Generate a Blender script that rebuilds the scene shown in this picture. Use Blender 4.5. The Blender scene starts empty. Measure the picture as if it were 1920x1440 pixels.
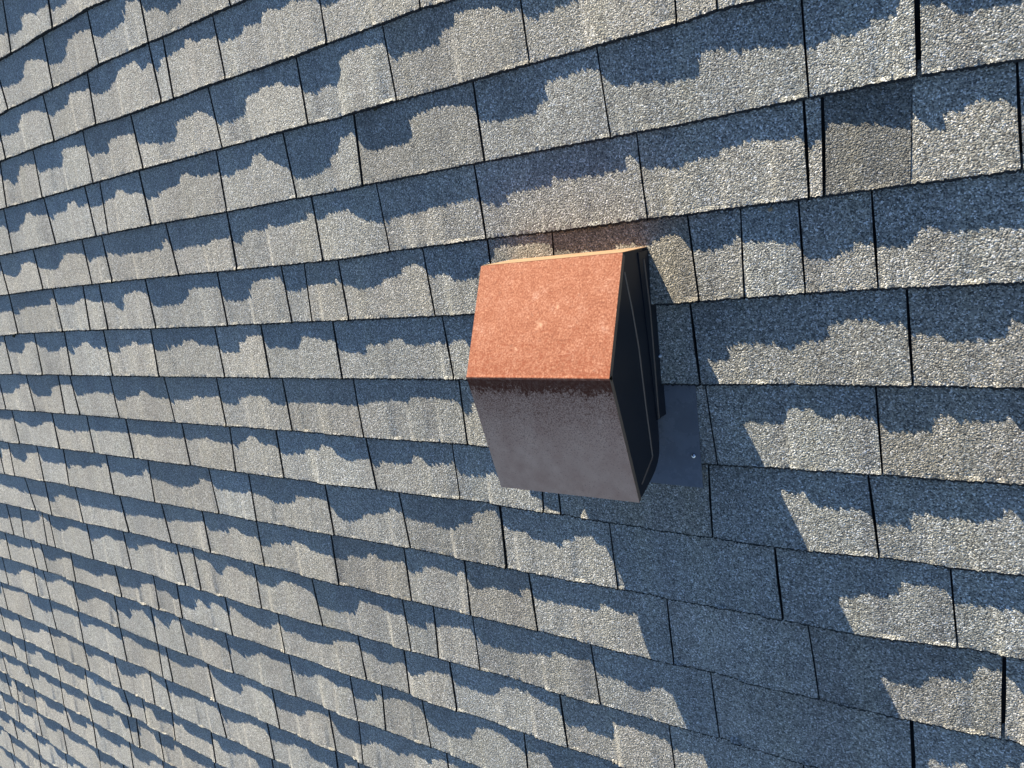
import bpy, bmesh, math, random
import numpy as np
from mathutils import Matrix, Vector, Euler

# ------------------------------------------------------------------ basics
E = 0.143                      # shingle exposure in metres; roof data below is in exposures
PITCH = math.radians(26.57)    # 6-in-12 roof
ROOF_Z = 3.6
M_ROOF = Matrix.Translation((0, 0, ROOF_Z)) @ Matrix.Rotation(PITCH, 4, 'X')
TAN_AZ = 0.453                 # sideways drift of shadows on the roof, per unit downslope
TAN_EL = 0.085                 # how steeply the sun grazes the roof plane

def L(u, v, h=0.0):            # roof coordinates (along, downslope, off the roof) to roof-local metres
    return Vector((u * E, -v * E, h * E))

scene = bpy.context.scene
col = scene.collection

# ------------------------------------------------------------------ camera
F_PX, CA, CB, CC, CAM_D, CAM_V = 1506.325, 0.33374, 0.61727, -0.18409, 8.70196, 4.55601
def _rot(a, b, c):
    return (np.array([[1, 0, 0], [0, math.cos(a), -math.sin(a)], [0, math.sin(a), math.cos(a)]])
            @ np.array([[math.cos(b), 0, math.sin(b)], [0, 1, 0], [-math.sin(b), 0, math.cos(b)]])
            @ np.array([[math.cos(c), -math.sin(c), 0], [math.sin(c), math.cos(c), 0], [0, 0, 1]]))
R = _rot(CA, CB, CC)
flip = np.array([1, -1, -1])
ax, ay, az = R[0] * flip, -R[1] * flip, -R[2] * flip
cm = Matrix(((ax[0], ay[0], az[0], 0), (ax[1], ay[1], az[1], -CAM_V * E), (ax[2], ay[2], az[2], CAM_D * E), (0, 0, 0, 1)))
cam_data = bpy.data.cameras.new('camera')
cam = bpy.data.objects.new('camera', cam_data); col.objects.link(cam)
cam.matrix_world = M_ROOF @ cm
cam_data.sensor_width = 36.0
cam_data.lens = 36.0 * F_PX / 1920.0
cam_data.clip_start = 0.02; cam_data.clip_end = 2000
scene.camera = cam

def in_view(u, v, pad=0):
    P = R @ np.array([u, v - CAM_V, CAM_D])
    if P[2] <= 0: return False
    x, y = P[0] / P[2] * F_PX + 960, P[1] / P[2] * F_PX + 720
    return -pad < x < 1920 + pad and -pad < y < 1440 + pad

# ------------------------------------------------------------------ light
psi = math.atan(TAN_AZ); el = math.atan(TAN_EL)
sun_local = Vector((-math.sin(psi) * math.cos(el), math.cos(psi) * math.cos(el), math.sin(el)))
sun_dir = (M_ROOF.to_3x3() @ sun_local).normalized()
sun_data = bpy.data.lights.new('sun', 'SUN')
sun_data.energy = 5.0; sun_data.angle = math.radians(0.3); sun_data.color = (1.0, 0.90, 0.71)
sun = bpy.data.objects.new('sun', sun_data); col.objects.link(sun)
sun.rotation_euler = sun_dir.to_track_quat('Z', 'Y').to_euler()
sun.location = (0, 0, 12)
world = bpy.data.worlds.new('World'); scene.world = world; world.use_nodes = True
wn = world.node_tree.nodes; wl = world.node_tree.links
bg = wn['Background']; sky = wn.new('ShaderNodeTexSky'); sky.sky_type = 'NISHITA'
sky.sun_disc = False
sky.sun_elevation = math.asin(sun_dir.z)
sky.sun_rotation = math.atan2(sun_dir.x, sun_dir.y)
sky.air_density = 0.75; sky.dust_density = 0.1; sky.ozone_density = 3.7
wl.new(sky.outputs[0], bg.inputs[0]); bg.inputs[1].default_value = 0.067
vs = scene.view_settings
vs.view_transform = 'Standard'; vs.look = 'None'; vs.gamma = 1.0; vs.use_curve_mapping = False
vs.exposure = 1.53

# ------------------------------------------------------------------ materials
def new_mat(name):
    m = bpy.data.materials.new(name); m.use_nodes = True
    nt = m.node_tree
    return m, nt, nt.nodes['Principled BSDF'], lambda t, **k: mk(nt, t, **k)
def mk(nt, t, **k):
    n = nt.nodes.new(t)
    for a, b in k.items():
        if a.startswith('i_'):
            n.inputs[a[2:].replace('_', ' ')].default_value = b
        else: setattr(n, a, b)
    return n
def ramp(nt, stops, interp='LINEAR'):
    n = nt.nodes.new('ShaderNodeValToRGB'); n.color_ramp.interpolation = interp
    el_ = n.color_ramp.elements
    while len(el_) < len(stops): el_.new(0.5)
    for e_, (p_, c_) in zip(el_, stops):
        e_.position = p_; e_.color = (c_[0], c_[1], c_[2], 1) if isinstance(c_, (tuple, list)) else (c_, c_, c_, 1)
    return n

def shingle_material():
    m, nt, bsdf, N = new_mat('granule_shingle'); lk = nt.links.new
    tc = N('ShaderNodeTexCoord')
    # granules: one random tone for each cell
    vor = N('ShaderNodeTexVoronoi', feature='F1'); vor.inputs['Scale'].default_value = 500
    lk(tc.outputs['Object'], vor.inputs['Vector'])
    sep = N('ShaderNodeSeparateColor'); lk(vor.outputs['Color'], sep.inputs[0])
    tones = ramp(nt, [(0.0, (.05, .05, .045)), (.2, (.15, .147, .13)), (.45, (.27, .263, .23)), (.70, (.36, .35, .30)), (.85, (.48, .465, .41)), (.93, (.64, .63, .59)), (1.0, (.88, .87, .84))])
    lk(sep.outputs[0], tones.inputs[0])
    # broad tone drift and wear
    big = N('ShaderNodeTexNoise'); big.inputs['Scale'].default_value = 5.5; big.inputs['Detail'].default_value = 5; big.inputs['Roughness'].default_value = .62
    lk(tc.outputs['Object'], big.inputs['Vector'])
    bigr = ramp(nt, [(.3, .80), (.5, 1.0), (.72, 1.13)]); lk(big.outputs[0], bigr.inputs[0])
    mul = N('ShaderNodeMix', data_type='RGBA', blend_type='MULTIPLY'); mul.inputs[0].default_value = 1
    lk(tones.outputs[0], mul.inputs[6]); lk(bigr.outputs[0], mul.inputs[7])
    mp = N('ShaderNodeMapping'); mp.inputs['Scale'].default_value = (16, 2.2, 1)
    lk(tc.outputs['Object'], mp.inputs['Vector'])
    stn = N('ShaderNodeTexNoise'); stn.inputs['Scale'].default_value = 1.0; stn.inputs['Detail'].default_value = 4; lk(mp.outputs[0], stn.inputs['Vector'])
    str_ = ramp(nt, [(.32, (.84, .83, .84)), (.5, (1, 1, 1)), (.70, (1.05, 1.03, .97))]); lk(stn.outputs[0], str_.inputs[0])
    mulS = N('ShaderNodeMix', data_type='RGBA', blend_type='MULTIPLY'); mulS.inputs[0].default_value = 1
    lk(mul.outputs[2], mulS.inputs[6]); lk(str_.outputs[0], mulS.inputs[7]); mul = mulS
    # tone of the single shingle
    oi = N('ShaderNodeObjectInfo')
    mul2 = N('ShaderNodeMix', data_type='RGBA', blend_type='MULTIPLY'); mul2.inputs[0].default_value = 1
    lk(mul.outputs[2], mul2.inputs[6]); lk(oi.outputs['Color'], mul2.inputs[7])
    lk(mul2.outputs[2], bsdf.inputs['Base Color'])
    # relief: granules plus lumps
    n1 = N('ShaderNodeTexNoise'); n1.inputs['Scale'].default_value = 340; n1.inputs['Detail'].default_value = 2.0; n1.inputs['Roughness'].default_value = .5
    lk(tc.outputs['Object'], n1.inputs['Vector'])
    inv = N('ShaderNodeMath', operation='MULTIPLY_ADD'); inv.inputs[1].default_value = -0.55; inv.inputs[2].default_value = 0.5
    lk(vor.outputs['Distance'], inv.inputs[0])
    add = N('ShaderNodeMath', operation='ADD'); lk(inv.outputs[0], add.inputs[0]); lk(n1.outputs[0], add.inputs[1])
    n2 = N('ShaderNodeTexNoise'); n2.inputs['Scale'].default_value = 38; n2.inputs['Detail'].default_value = 2
    lk(tc.outputs['Object'], n2.inputs['Vector'])
    add2 = N('ShaderNodeMath', operation='MULTIPLY_ADD'); add2.inputs[1].default_value = 0.6
    lk(n2.outputs[0], add2.inputs[0]); lk(add.outputs[0], add2.inputs[2])
    bump = N('ShaderNodeBump'); bump.inputs['Strength'].default_value = 1.0; bump.inputs['Distance'].default_value = 0.0023
    lk(add2.outputs[0], bump.inputs['Height']); lk(bump.outputs[0], bsdf.inputs['Normal'])
    bsdf.inputs['Roughness'].default_value = .74
    bsdf.inputs['Specular IOR Level'].default_value = .5
    bsdf.inputs['Sheen Weight'].default_value = .35; bsdf.inputs['Sheen Roughness'].default_value = .45
    bsdf.inputs['Sheen Tint'].default_value = (1, .97, .92, 1)
    return m
MAT_SHINGLE = shingle_material()

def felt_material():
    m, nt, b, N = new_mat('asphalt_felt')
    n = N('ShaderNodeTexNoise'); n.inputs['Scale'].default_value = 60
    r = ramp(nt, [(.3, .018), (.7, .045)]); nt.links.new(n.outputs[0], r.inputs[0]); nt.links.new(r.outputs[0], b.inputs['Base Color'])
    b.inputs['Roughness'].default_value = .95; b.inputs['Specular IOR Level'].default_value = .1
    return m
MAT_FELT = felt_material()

def paint(name, base, rough, rust=None, spec=.5, rust_gain=1.0, base2=None):
    """weathered brown paint on sheet steel; rust(nt, N, tc) gives a rust mask"""
    m, nt, b, N = new_mat(name); lk = nt.links.new
    tc = N('ShaderNodeTexCoord')
    n = N('ShaderNodeTexNoise'); n.inputs['Scale'].default_value = 22; n.inputs['Detail'].default_value = 6; n.inputs['Roughness'].default_value = .65
    lk(tc.outputs['Object'], n.inputs['Vector'])
    r = ramp(nt, [(.28, tuple(x * .82 for x in base)), (.72, tuple(x * 1.15 for x in (base2 or base)))]); lk(n.outputs[0], r.inputs[0])
    colour = r.outputs[0]
    rr = N('ShaderNodeMapRange'); rr.inputs[3].default_value = rough - .07; rr.inputs[4].default_value = rough + .1
    lk(n.outputs[0], rr.inputs[0]); roughv = rr.outputs[0]
    if rust:
        mask = rust(nt, N, tc)
        # rust itself: orange ground with darker pores and a few bleached specks
        f = N('ShaderNodeTexNoise'); f.inputs['Scale'].default_value = 330; f.inputs['Detail'].default_value = 2.5
        lk(tc.outputs['Object'], f.inputs['Vector'])
        fr = ramp(nt, [*[(p_, tuple(x * rust_gain for x in c_)) for p_, c_ in ((.28, (.19, .058, .028)), (.46, (.285, .102, .053)), (.60, (.355, .146, .084)), (.74, (.46, .225, .14)))]]); lk(f.outputs[0], fr.inputs[0])
        pn = N('ShaderNodeTexNoise'); pn.inputs['Scale'].default_value = 34; pn.inputs['Detail'].default_value = 7; pn.inputs['Roughness'].default_value = .62
        lk(tc.outputs['Object'], pn.inputs['Vector'])
        pr = ramp(nt, [(.28, (.86, .78, .74)), (.46, (1, .98, .97)), (.60, (1.07, 1.14, 1.22)), (.67, (1.16, 1.38, 1.62)), (.74, (1.35, 1.9, 2.5))]); lk(pn.outputs[0], pr.inputs[0])
        mm = N('ShaderNodeMix', data_type='RGBA', blend_type='MULTIPLY'); mm.inputs[0].default_value = 1
        lk(fr.outputs[0], mm.inputs[6]); lk(pr.outputs[0], mm.inputs[7])
        sy = N('ShaderNodeSeparateXYZ'); lk(tc.outputs['Object'], sy.inputs[0])
        pd = N('ShaderNodeMapRange'); pd.inputs[1].default_value = .085; pd.inputs[2].default_value = -.002; pd.inputs[3].default_value = -.02; pd.inputs[4].default_value = .12
        lk(sy.outputs[1], pd.inputs[0])
        pnn = N('ShaderNodeTexNoise'); pnn.inputs['Scale'].default_value = 150; pnn.inputs['Detail'].default_value = 3; lk(tc.outputs['Object'], pnn.inputs['Vector'])
        pa = N('ShaderNodeMath', operation='ADD'); lk(pnn.outputs[0], pa.inputs[0]); lk(pd.outputs[0], pa.inputs[1])
        pm = N('ShaderNodeMapRange'); pm.inputs[1].default_value = .56; pm.inputs[2].default_value = .72; pm.inputs[4].default_value = .8; lk(pa.outputs[0], pm.inputs[0])
        px_ = N('ShaderNodeMix', data_type='RGBA'); lk(pm.outputs[0], px_.inputs[0]); lk(mm.outputs[2], px_.inputs[6]); px_.inputs[7].default_value = (.235 * rust_gain, .062 * rust_gain, .026 * rust_gain, 1)
        mm = px_
        scuff = None
        for (cx, cy, cz, rad) in SCUFFS:
            dn = N('ShaderNodeVectorMath', operation='DISTANCE'); dn.inputs[1].default_value = (cx, cy, cz); lk(tc.outputs['Object'], dn.inputs[0])
            mr_ = N('ShaderNodeMapRange'); mr_.inputs[1].default_value = rad; mr_.inputs[2].default_value = rad * .2; mr_.inputs[3].default_value = 0; mr_.inputs[4].default_value = 1
            lk(dn.outputs['Value'], mr_.inputs[0])
            if scuff is None: scuff = mr_.outputs[0]
            else:
                q_ = N('ShaderNodeMath', operation='MAXIMUM'); lk(scuff, q_.inputs[0]); lk(mr_.outputs[0], q_.inputs[1]); scuff = q_.outputs[0]
        sn = N('ShaderNodeTexNoise'); sn.inputs['Scale'].default_value = 170; sn.inputs['Detail'].default_value = 4; lk(tc.outputs['Object'], sn.inputs['Vector'])
        sa = N('ShaderNodeMath', operation='MULTIPLY_ADD'); sa.inputs[1].default_value = .35; lk(scuff, sa.inputs[0]); lk(sn.outputs[0], sa.inputs[2])
        sm = N('ShaderNodeMapRange'); sm.inputs[1].default_value = .62; sm.inputs[2].default_value = .95; sm.inputs[4].default_value = .70; lk(sa.outputs[0], sm.inputs[0])
        sx_ = N('ShaderNodeMix', data_type='RGBA'); lk(sm.outputs[0], sx_.inputs[0]); lk(mm.outputs[2], sx_.inputs[6]); sx_.inputs[7].default_value = (.60 * rust_gain, .36 * rust_gain, .24 * rust_gain, 1)
        mm = sx_
        mx = N('ShaderNodeMix', data_type='RGBA'); lk(mask, mx.inputs[0]); lk(colour, mx.inputs[6]); lk(mm.outputs[2], mx.inputs[7])
        colour = mx.outputs[2]
        rm = N('ShaderNodeMix', data_type='FLOAT'); lk(mask, rm.inputs[0]); lk(roughv, rm.inputs[2]); rm.inputs[3].default_value = .9
        roughv = rm.outputs[0]
        bp = N('ShaderNodeBump'); bp.inputs['Strength'].default_value = .5; bp.inputs['Distance'].default_value = .0006
        lk(f.outputs[0], bp.inputs['Height']); lk(bp.outputs[0], b.inputs['Normal'])
    lk(colour, b.inputs['Base Color']); lk(roughv, b.inputs['Roughness'])
    b.inputs['Specular IOR Level'].default_value = spec
    return m

# worn pale marks on the hood top, in the hood's own coordinates (metres)
def _hood(u, v, h, r): return ((u + 5.4175) * E, -(v - 6.6) * E, h * E, r)
SCUFFS = [_hood(-5.40, 6.04, 1.01, .015), _hood(-5.18, 5.84, .93, .008), _hood(-5.72, 6.30, 1.14, .006)]
def rust_all(nt, N, tc):
    n = N('ShaderNodeTexNoise'); n.inputs['Scale'].default_value = 90; n.inputs['Detail'].default_value = 4
    nt.links.new(tc.outputs['Object'], n.inputs['Vector'])
    r = ramp(nt, [(.22, .55), (.34, 1.0)]); nt.links.new(n.outputs[0], r.inputs[0])
    return r.outputs[0]
def rust_ridge(nt, N, tc):
    """rust creeping down from the bend: dense at the bend line, spotty a few centimetres on"""
    lk = nt.links.new
    sx = N('ShaderNodeSeparateXYZ'); lk(tc.outputs['Object'], sx.inputs[0])
    d = N('ShaderNodeMapRange'); d.inputs[1].default_value = 0.0; d.inputs[2].default_value = -0.060; d.inputs[3].default_value = 0.52; d.inputs[4].default_value = 0.0
    d.clamp = True
    lk(sx.outputs[1], d.inputs[0])
    n = N('ShaderNodeTexNoise'); n.inputs['Scale'].default_value = 150; n.inputs['Detail'].default_value = 6; n.inputs['Roughness'].default_value = .85
    lk(tc.outputs['Object'], n.inputs['Vector'])
    n2 = N('ShaderNodeTexNoise'); n2.inputs['Scale'].default_value = 28; n2.inputs['Detail'].default_value = 3
    lk(tc.outputs['Object'], n2.inputs['Vector'])
    a = N('ShaderNodeMath', operation='MULTIPLY_ADD'); a.inputs[1].default_value = .45; lk(n2.outputs[0], a.inputs[0]); lk(n.outputs[0], a.inputs[2])
    a2 = N('ShaderNodeMath', operation='ADD'); lk(a.outputs[0], a2.inputs[0]); lk(d.outputs[0], a2.inputs[1])
    r = ramp(nt, [(0.0, 0.0), (1.0, 1.0)])
    mr = N('ShaderNodeMapRange'); mr.inputs[1].default_value = .98; mr.inputs[2].default_value = 1.03
    lk(a2.outputs[0], mr.inputs[0])
    d2 = N('ShaderNodeMapRange'); d2.inputs[1].default_value = 0.0; d2.inputs[2].default_value = -0.17; d2.inputs[3].default_value = 0.30; d2.inputs[4].default_value = 0.0
    lk(sx.outputs[1], d2.inputs[0])
    n3 = N('ShaderNodeTexNoise'); n3.inputs['Scale'].default_value = 420; n3.inputs['Detail'].default_value = 2
    lk(tc.outputs['Object'], n3.inputs['Vector'])
    a3 = N('ShaderNodeMath', operation='ADD'); lk(n3.outputs[0], a3.inputs[0]); lk(d2.outputs[0], a3.inputs[1])
    m3 = N('ShaderNodeMapRange'); m3.inputs[1].default_value = .60; m3.inputs[2].default_value = .84; m3.inputs[4].default_value = .75
    lk(a3.outputs[0], m3.inputs[0])
    mx_ = N('ShaderNodeMath', operation='MAXIMUM'); lk(mr.outputs[0], mx_.inputs[0]); lk(m3.outputs[0], mx_.inputs[1])
    return mx_.outputs[0]

MAT_TOP = paint('rusted_sheet', (.16, .10, .075), .6, rust_all)
MAT_FRONT = paint('faded_brown_paint', (.60, .325, .21), .45, rust_ridge, .3, .45, (.58, .355, .24))
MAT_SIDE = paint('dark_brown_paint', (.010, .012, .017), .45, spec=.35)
MAT_HEM = paint('dull_brown_paint', (.14, .10, .07), .5)
MAT_BACK = paint('bleached_paint', (.26, .155, .085), .7)
MAT_FLANGE = paint('dark_flange_paint', (.15, .155, .17), .26)
def plain(name, c, rough, metal=0.0):
    m, nt, b, N = new_mat(name)
    n = N('ShaderNodeTexNoise'); n.inputs['Scale'].default_value = 300
    r = ramp(nt, [(.3, tuple(x * .7 for x in c)), (.7, tuple(min(1, x * 1.25) for x in c))])
    nt.links.new(n.outputs[0], r.inputs[0]); nt.links.new(r.outputs[0], b.inputs['Base Color'])
    b.inputs['Roughness'].default_value = rough; b.inputs['Metallic'].default_value = metal
    return m
MAT_NAIL = plain('galvanised_nail', (.75, .75, .76), .22, 1.0)
MAT_SEAL = plain('pale_sealant', (.55, .56, .58), .5)
MAT_MOSS = plain('dry_moss', (.045, .042, .02), .95)
MAT_GRIT = plain('tan_grit', (.42, .30, .17), .9)

# ------------------------------------------------------------------ roof data (in exposures)
# butt lines of the courses, joints between tabs (u at the top, u at the butt), and how far down
# each course the step of the course above reaches, which fixes the thickness of the laminations
LINES = {
 0: "-18.885,0.091 -16.836,0.056 -15.072,0.04 -14.435,0.066",
 1: "-19.573,1.087 -19.141,1.057 -17.484,1.044 -15.612,1.021 -15.146,0.988 -13.416,0.998 -11.53,1.003 -10.871,1.011",
 2: "-20.203,1.999 -19.867,1.99 -17.572,1.977 -15.77,1.964 -14.502,1.996 -13.073,1.994 -11.528,1.992 -9.792,2.017 -9.104,1.999 -8.764,1.996 -7.982,1.997 -7.256,1.986 -6.774,2.015",
 3: "-20.889,2.992 -18.727,2.991 -16.428,2.98 -14.501,2.979 -12.022,2.995 -10.725,2.997 -9.774,3.002 -9.063,3.017 -7.933,3.006 -6.59,3.013 -5.695,3.005 -4.739,3.007 -3.694,3.009 -3.295,2.985 -2.888,3.004",
 4: "-21.597,4.016 -18.699,4.002 -16.868,3.999 -14.725,3.995 -12.294,4.023 -10.421,4.023 -9.361,4.038 -8.908,4.027 -6.603,4.022 -4.696,4.025 -3.806,4.033 -2.467,4.016 -1.485,4.012 -0.638,4.042",
 5: "-22.249,4.961 -19.885,4.946 -17.538,4.963 -14.244,4.994 -12.388,5.027 -9.74,5.054 -8.592,5.026 -6.802,5.012 -5.682,5.02 -4.359,5.006 -3.913,5.008 -2.532,4.994 -1.534,4.983 -0.644,4.978",
 6: "-22.95,5.975 -21.876,5.949 -19.457,5.945 -17.373,5.961 -15.46,5.993 -13.035,6.011 -11.188,6.011 -9.934,6.016 -7.903,6.026 -7.231,6.024 -4.023,6.007 -3.276,5.992 -2.616,5.979 -1.632,5.974 -0.651,5.988",
 7: "-23.657,6.998 -19.582,6.999 -15.786,7 -13.53,6.999 -10.218,6.988 -7.529,6.981 -3.883,6.997 -2.76,6.988 -1.637,6.986 -0.658,6.996",
 8: "-24.355,8.009 -22.164,7.985 -19.782,7.981 -17.951,7.993 -15.657,7.998 -13.858,7.992 -11.813,7.984 -10.511,7.996 -9.946,8.006 -7.725,7.991 -7.321,8.001 -3.963,8.005 -3.196,7.989 -1.931,7.975 -0.664,7.975",
 9: "-25.013,8.961 -21.35,8.939 -17.795,8.94 -15.526,8.936 -13.865,8.936 -12.36,8.936 -10.788,8.942 -9.893,8.925 -8.081,8.915 -6.514,8.937 -5.412,8.972 -4.351,8.984 -3.167,8.967 -2.028,8.955 -1.317,8.965 -0.67,8.935",
 10: "-25.715,9.978 -21.358,9.955 -19.115,9.964 -17.371,9.976 -15.523,9.964 -13.626,9.955 -11.146,9.953 -9.353,9.933 -7.383,9.964 -5.408,9.96 -4.458,9.963 -3.155,9.943 -2.263,9.945 -1.289,9.904 -0.677,9.887",
 11: "-26.396,10.963 -21.075,10.966 -19.01,10.932 -17.142,10.953 -15.529,10.955 -13.66,10.951 -11.378,10.965 -9.601,10.946 -8.256,10.948 -6.938,10.94 -5.069,10.949 -4.566,10.951 -3.365,10.958 -2.8,10.944 -1.908,10.933 -0.78,10.907",
 12: "-27.092,11.971 -23.47,11.996 -21.257,11.998 -19.358,11.974 -17.001,11.982 -16.363,12 -14.16,12.015 -12.235,11.988 -11.672,11.984 -9.855,11.976 -8.274,11.954 -5.995,11.959 -4.677,11.953 -4.161,11.94 -3.037,11.941",
 13: "-27.746,12.918 -22.796,12.913 -20.348,12.912 -18.531,12.926 -17.532,12.95 -15.54,12.937 -13.703,12.936 -11.949,12.937 -10.113,12.943 -8.987,12.932 -6.727,12.932 -5.995,12.926",
 14: "-28.453,13.942 -24.941,13.903 -23.15,13.914 -20.972,13.959 -19.096,13.978 -17.785,13.988 -15.946,13.991 -13.661,13.964 -12.25,13.963 -10.987,13.948 -9.848,13.961",
 15: "-29.136,14.929 -25.145,14.914 -23.476,14.957 -21.059,14.97 -18.813,14.997 -16.994,15.045 -14.553,15.013 -12.709,14.987",
 16: "-29.814,15.911 -25.795,15.897 -23.617,15.912 -21.833,16.025 -19.352,16.028 -16.945,16.037 -15.112,15.996",
 17: "-30.48,16.875 -27.937,16.868 -25.955,16.864 -24.146,16.866 -20.976,16.89 -19.579,16.921 -17.754,16.971",
 18: "-31.129,17.815 -28.51,17.866 -26.289,17.851 -24.476,17.866 -22.15,17.864 -20.485,17.879",
 19: "-31.813,18.805 -26.415,18.786 -24.751,18.894",
 20: "-32.476,19.765",
 21: "-33.115,20.689",
 22: "-33.835,21.732",
}
JOINTS = {
 0: "-18.198,-18.337 -16.323,-16.456",
 1: "-19.305,-19.162 -17.013,-17.032 -15.194,-15.151 -13.449,-13.427 -11.111,-11.032",
 2: "-19.928,-19.895 -17.62,-17.571 -15.733,-15.775 -13.519,-13.442 -13.063,-13.073 -11.596,-11.531 -9.102,-9.086 -7.264,-7.248",
 3: "-20.356,-20.499 -18.663,-18.709 -16.435,-16.429 -14.607,-14.49 -12.121,-12.021 -9.842,-9.775 -8.007,-7.941 -5.73,-5.696 -3.75,-3.765 -3.291,-3.306",
 4: "-20.844,-20.894 -18.776,-18.7 -16.922,-16.867 -16.295,-16.354 -14.799,-14.728 -12.289,-12.292 -10.489,-10.423 -8.86,-8.87 -6.622,-6.588 -4.785,-4.719 -2.477,-2.45 -1.458,-1.456",
 5: "-21.852,-21.728 -19.944,-19.888 -17.602,-17.539 -16.763,-16.711 -14.331,-14.226 -12.378,-12.372 -10.127,-10.086 -8.669,-8.593 -6.816,-6.787 -4.403,-4.359 -2.52,-2.505 -2.338,-2.355 -1.523,-1.562 -0.695,-0.658",
 6: "-21.878,-21.878 -19.529,-19.458 -18.095,-18.141 -17.388,-17.374 -15.526,-15.459 -13.064,-13.034 -11.224,-11.188 -10.625,-10.656 -9.804,-9.746 -7.983,-7.903 -6.787,-6.787 -5.733,-5.763 -3.885,-3.802 -3.261,-3.276 -2.64,-2.616",
 7: "-22.884,-22.888 -21.122,-21.153 -19.543,-19.582 -17.722,-17.679 -15.796,-15.786 -13.544,-13.501 -12.13,-12.088 -10.216,-10.174 -7.833,-7.752 -6.142,-6.094 -3.96,-3.893 -1.644,-1.612",
 8: "-23.979,-24.009 -22.243,-22.186 -20.48,-20.509 -19.887,-19.783 -17.99,-17.95 -15.751,-15.657 -13.88,-13.828 -11.86,-11.814 -10.002,-9.944 -7.716,-7.709 -3.874,-3.781 -1.979,-1.94",
 9: "-23.762,-23.745 -21.402,-21.352 -19.599,-19.606 -17.788,-17.779 -15.519,-15.493 -13.826,-13.865 -12.378,-12.361 -9.985,-9.894 -8.077,-8.064 -6.44,-6.484 -6.2,-6.205 -3.93,-3.945 -2.105,-2.019",
 10: "-24.633,-24.701 -22.856,-22.875 -21.337,-21.41 -19.165,-19.157 -17.29,-17.369 -14.934,-14.872 -13.569,-13.568 -11.302,-11.272 -9.449,-9.364 -7.329,-7.348 -5.458,-5.423 -3.198,-3.134 -1.334,-1.281",
 11: "-24.272,-24.092 -23.011,-23.011 -21.296,-21.232 -19.061,-18.974 -17.209,-17.14 -15.583,-15.562 -13.678,-13.674 -11.437,-11.424 -9.578,-9.582 -8.243,-8.256 -6.989,-6.939 -4.715,-4.696 -2.878,-2.779 -0.854,-0.876",
 12: "-25.208,-25.431 -23.788,-23.954 -23.41,-23.468 -21.24,-21.255 -19.382,-19.361 -17.018,-16.965 -16.372,-16.364 -14.127,-14.157 -12.303,-12.211 -9.873,-9.833 -9.141,-9.2 -8.285,-8.275 -6.047,-5.994 -4.201,-4.149 -1.779,-1.767",
 13: "-26.924,-26.969 -25.163,-25.145 -24.534,-24.516 -22.708,-22.745 -20.351,-20.305 -18.478,-18.532 -17.469,-17.529 -15.534,-15.508 -13.699,-13.673 -11.292,-11.25 -10.086,-10.135 -9.008,-8.987 -6.755,-6.71 -4.919,-4.881",
 14: "-27.767,-27.848 -25.578,-25.648 -24.936,-24.946 -23.129,-23.153 -20.826,-20.969 -19.041,-19.096 -17.776,-17.785 -15.897,-15.909 -13.661,-13.663 -11.785,-11.755 -10.904,-10.989 -9.881,-9.848 -7.607,-7.626",
 15: "-28.539,-28.519 -26.643,-26.643 -25.139,-25.152 -23.381,-23.472 -21.035,-21.06 -19.198,-19.267 -18.828,-18.816 -17.019,-16.988 -14.586,-14.554 -12.718,-12.709 -11.819,-11.862 -9.513,-9.519",
 16: "-27.934,-27.906 -25.811,-25.796 -23.646,-23.628 -21.879,-21.869 -20.049,-20.125 -19.326,-19.313 -17.04,-16.941 -15.109,-15.079 -12.804,-12.813",
 17: "-29.194,-29.207 -28.115,-28.264 -25.928,-25.955 -24.068,-24.148 -21.93,-21.768 -20.946,-20.976 -19.454,-19.539 -17.697,-17.716 -15.288,-15.32",
 18: "-30.561,-30.551 -28.539,-28.502 -26.204,-26.294 -24.487,-24.473 -22.166,-22.103 -21.639,-21.768 -20.497,-20.485 -17.956,-17.979",
 19: "-30.061,-30.197 -28.64,-28.753 -26.483,-26.415 -24.647,-24.751 -22.506,-22.623 -20.764,-20.882",
 20: "-31.891,-31.954 -30.557,-30.872 -29.026,-29.168 -27.215,-27.337 -24.865,-25.061 -23.384,-23.503",
 21: "-31.587,-31.634 -29.769,-29.9 -27.646,-27.788 -25.347,-25.475",
 22: "-32.508,-32.612 -30.168,-30.33 -27.973,-28.119",
}
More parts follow.
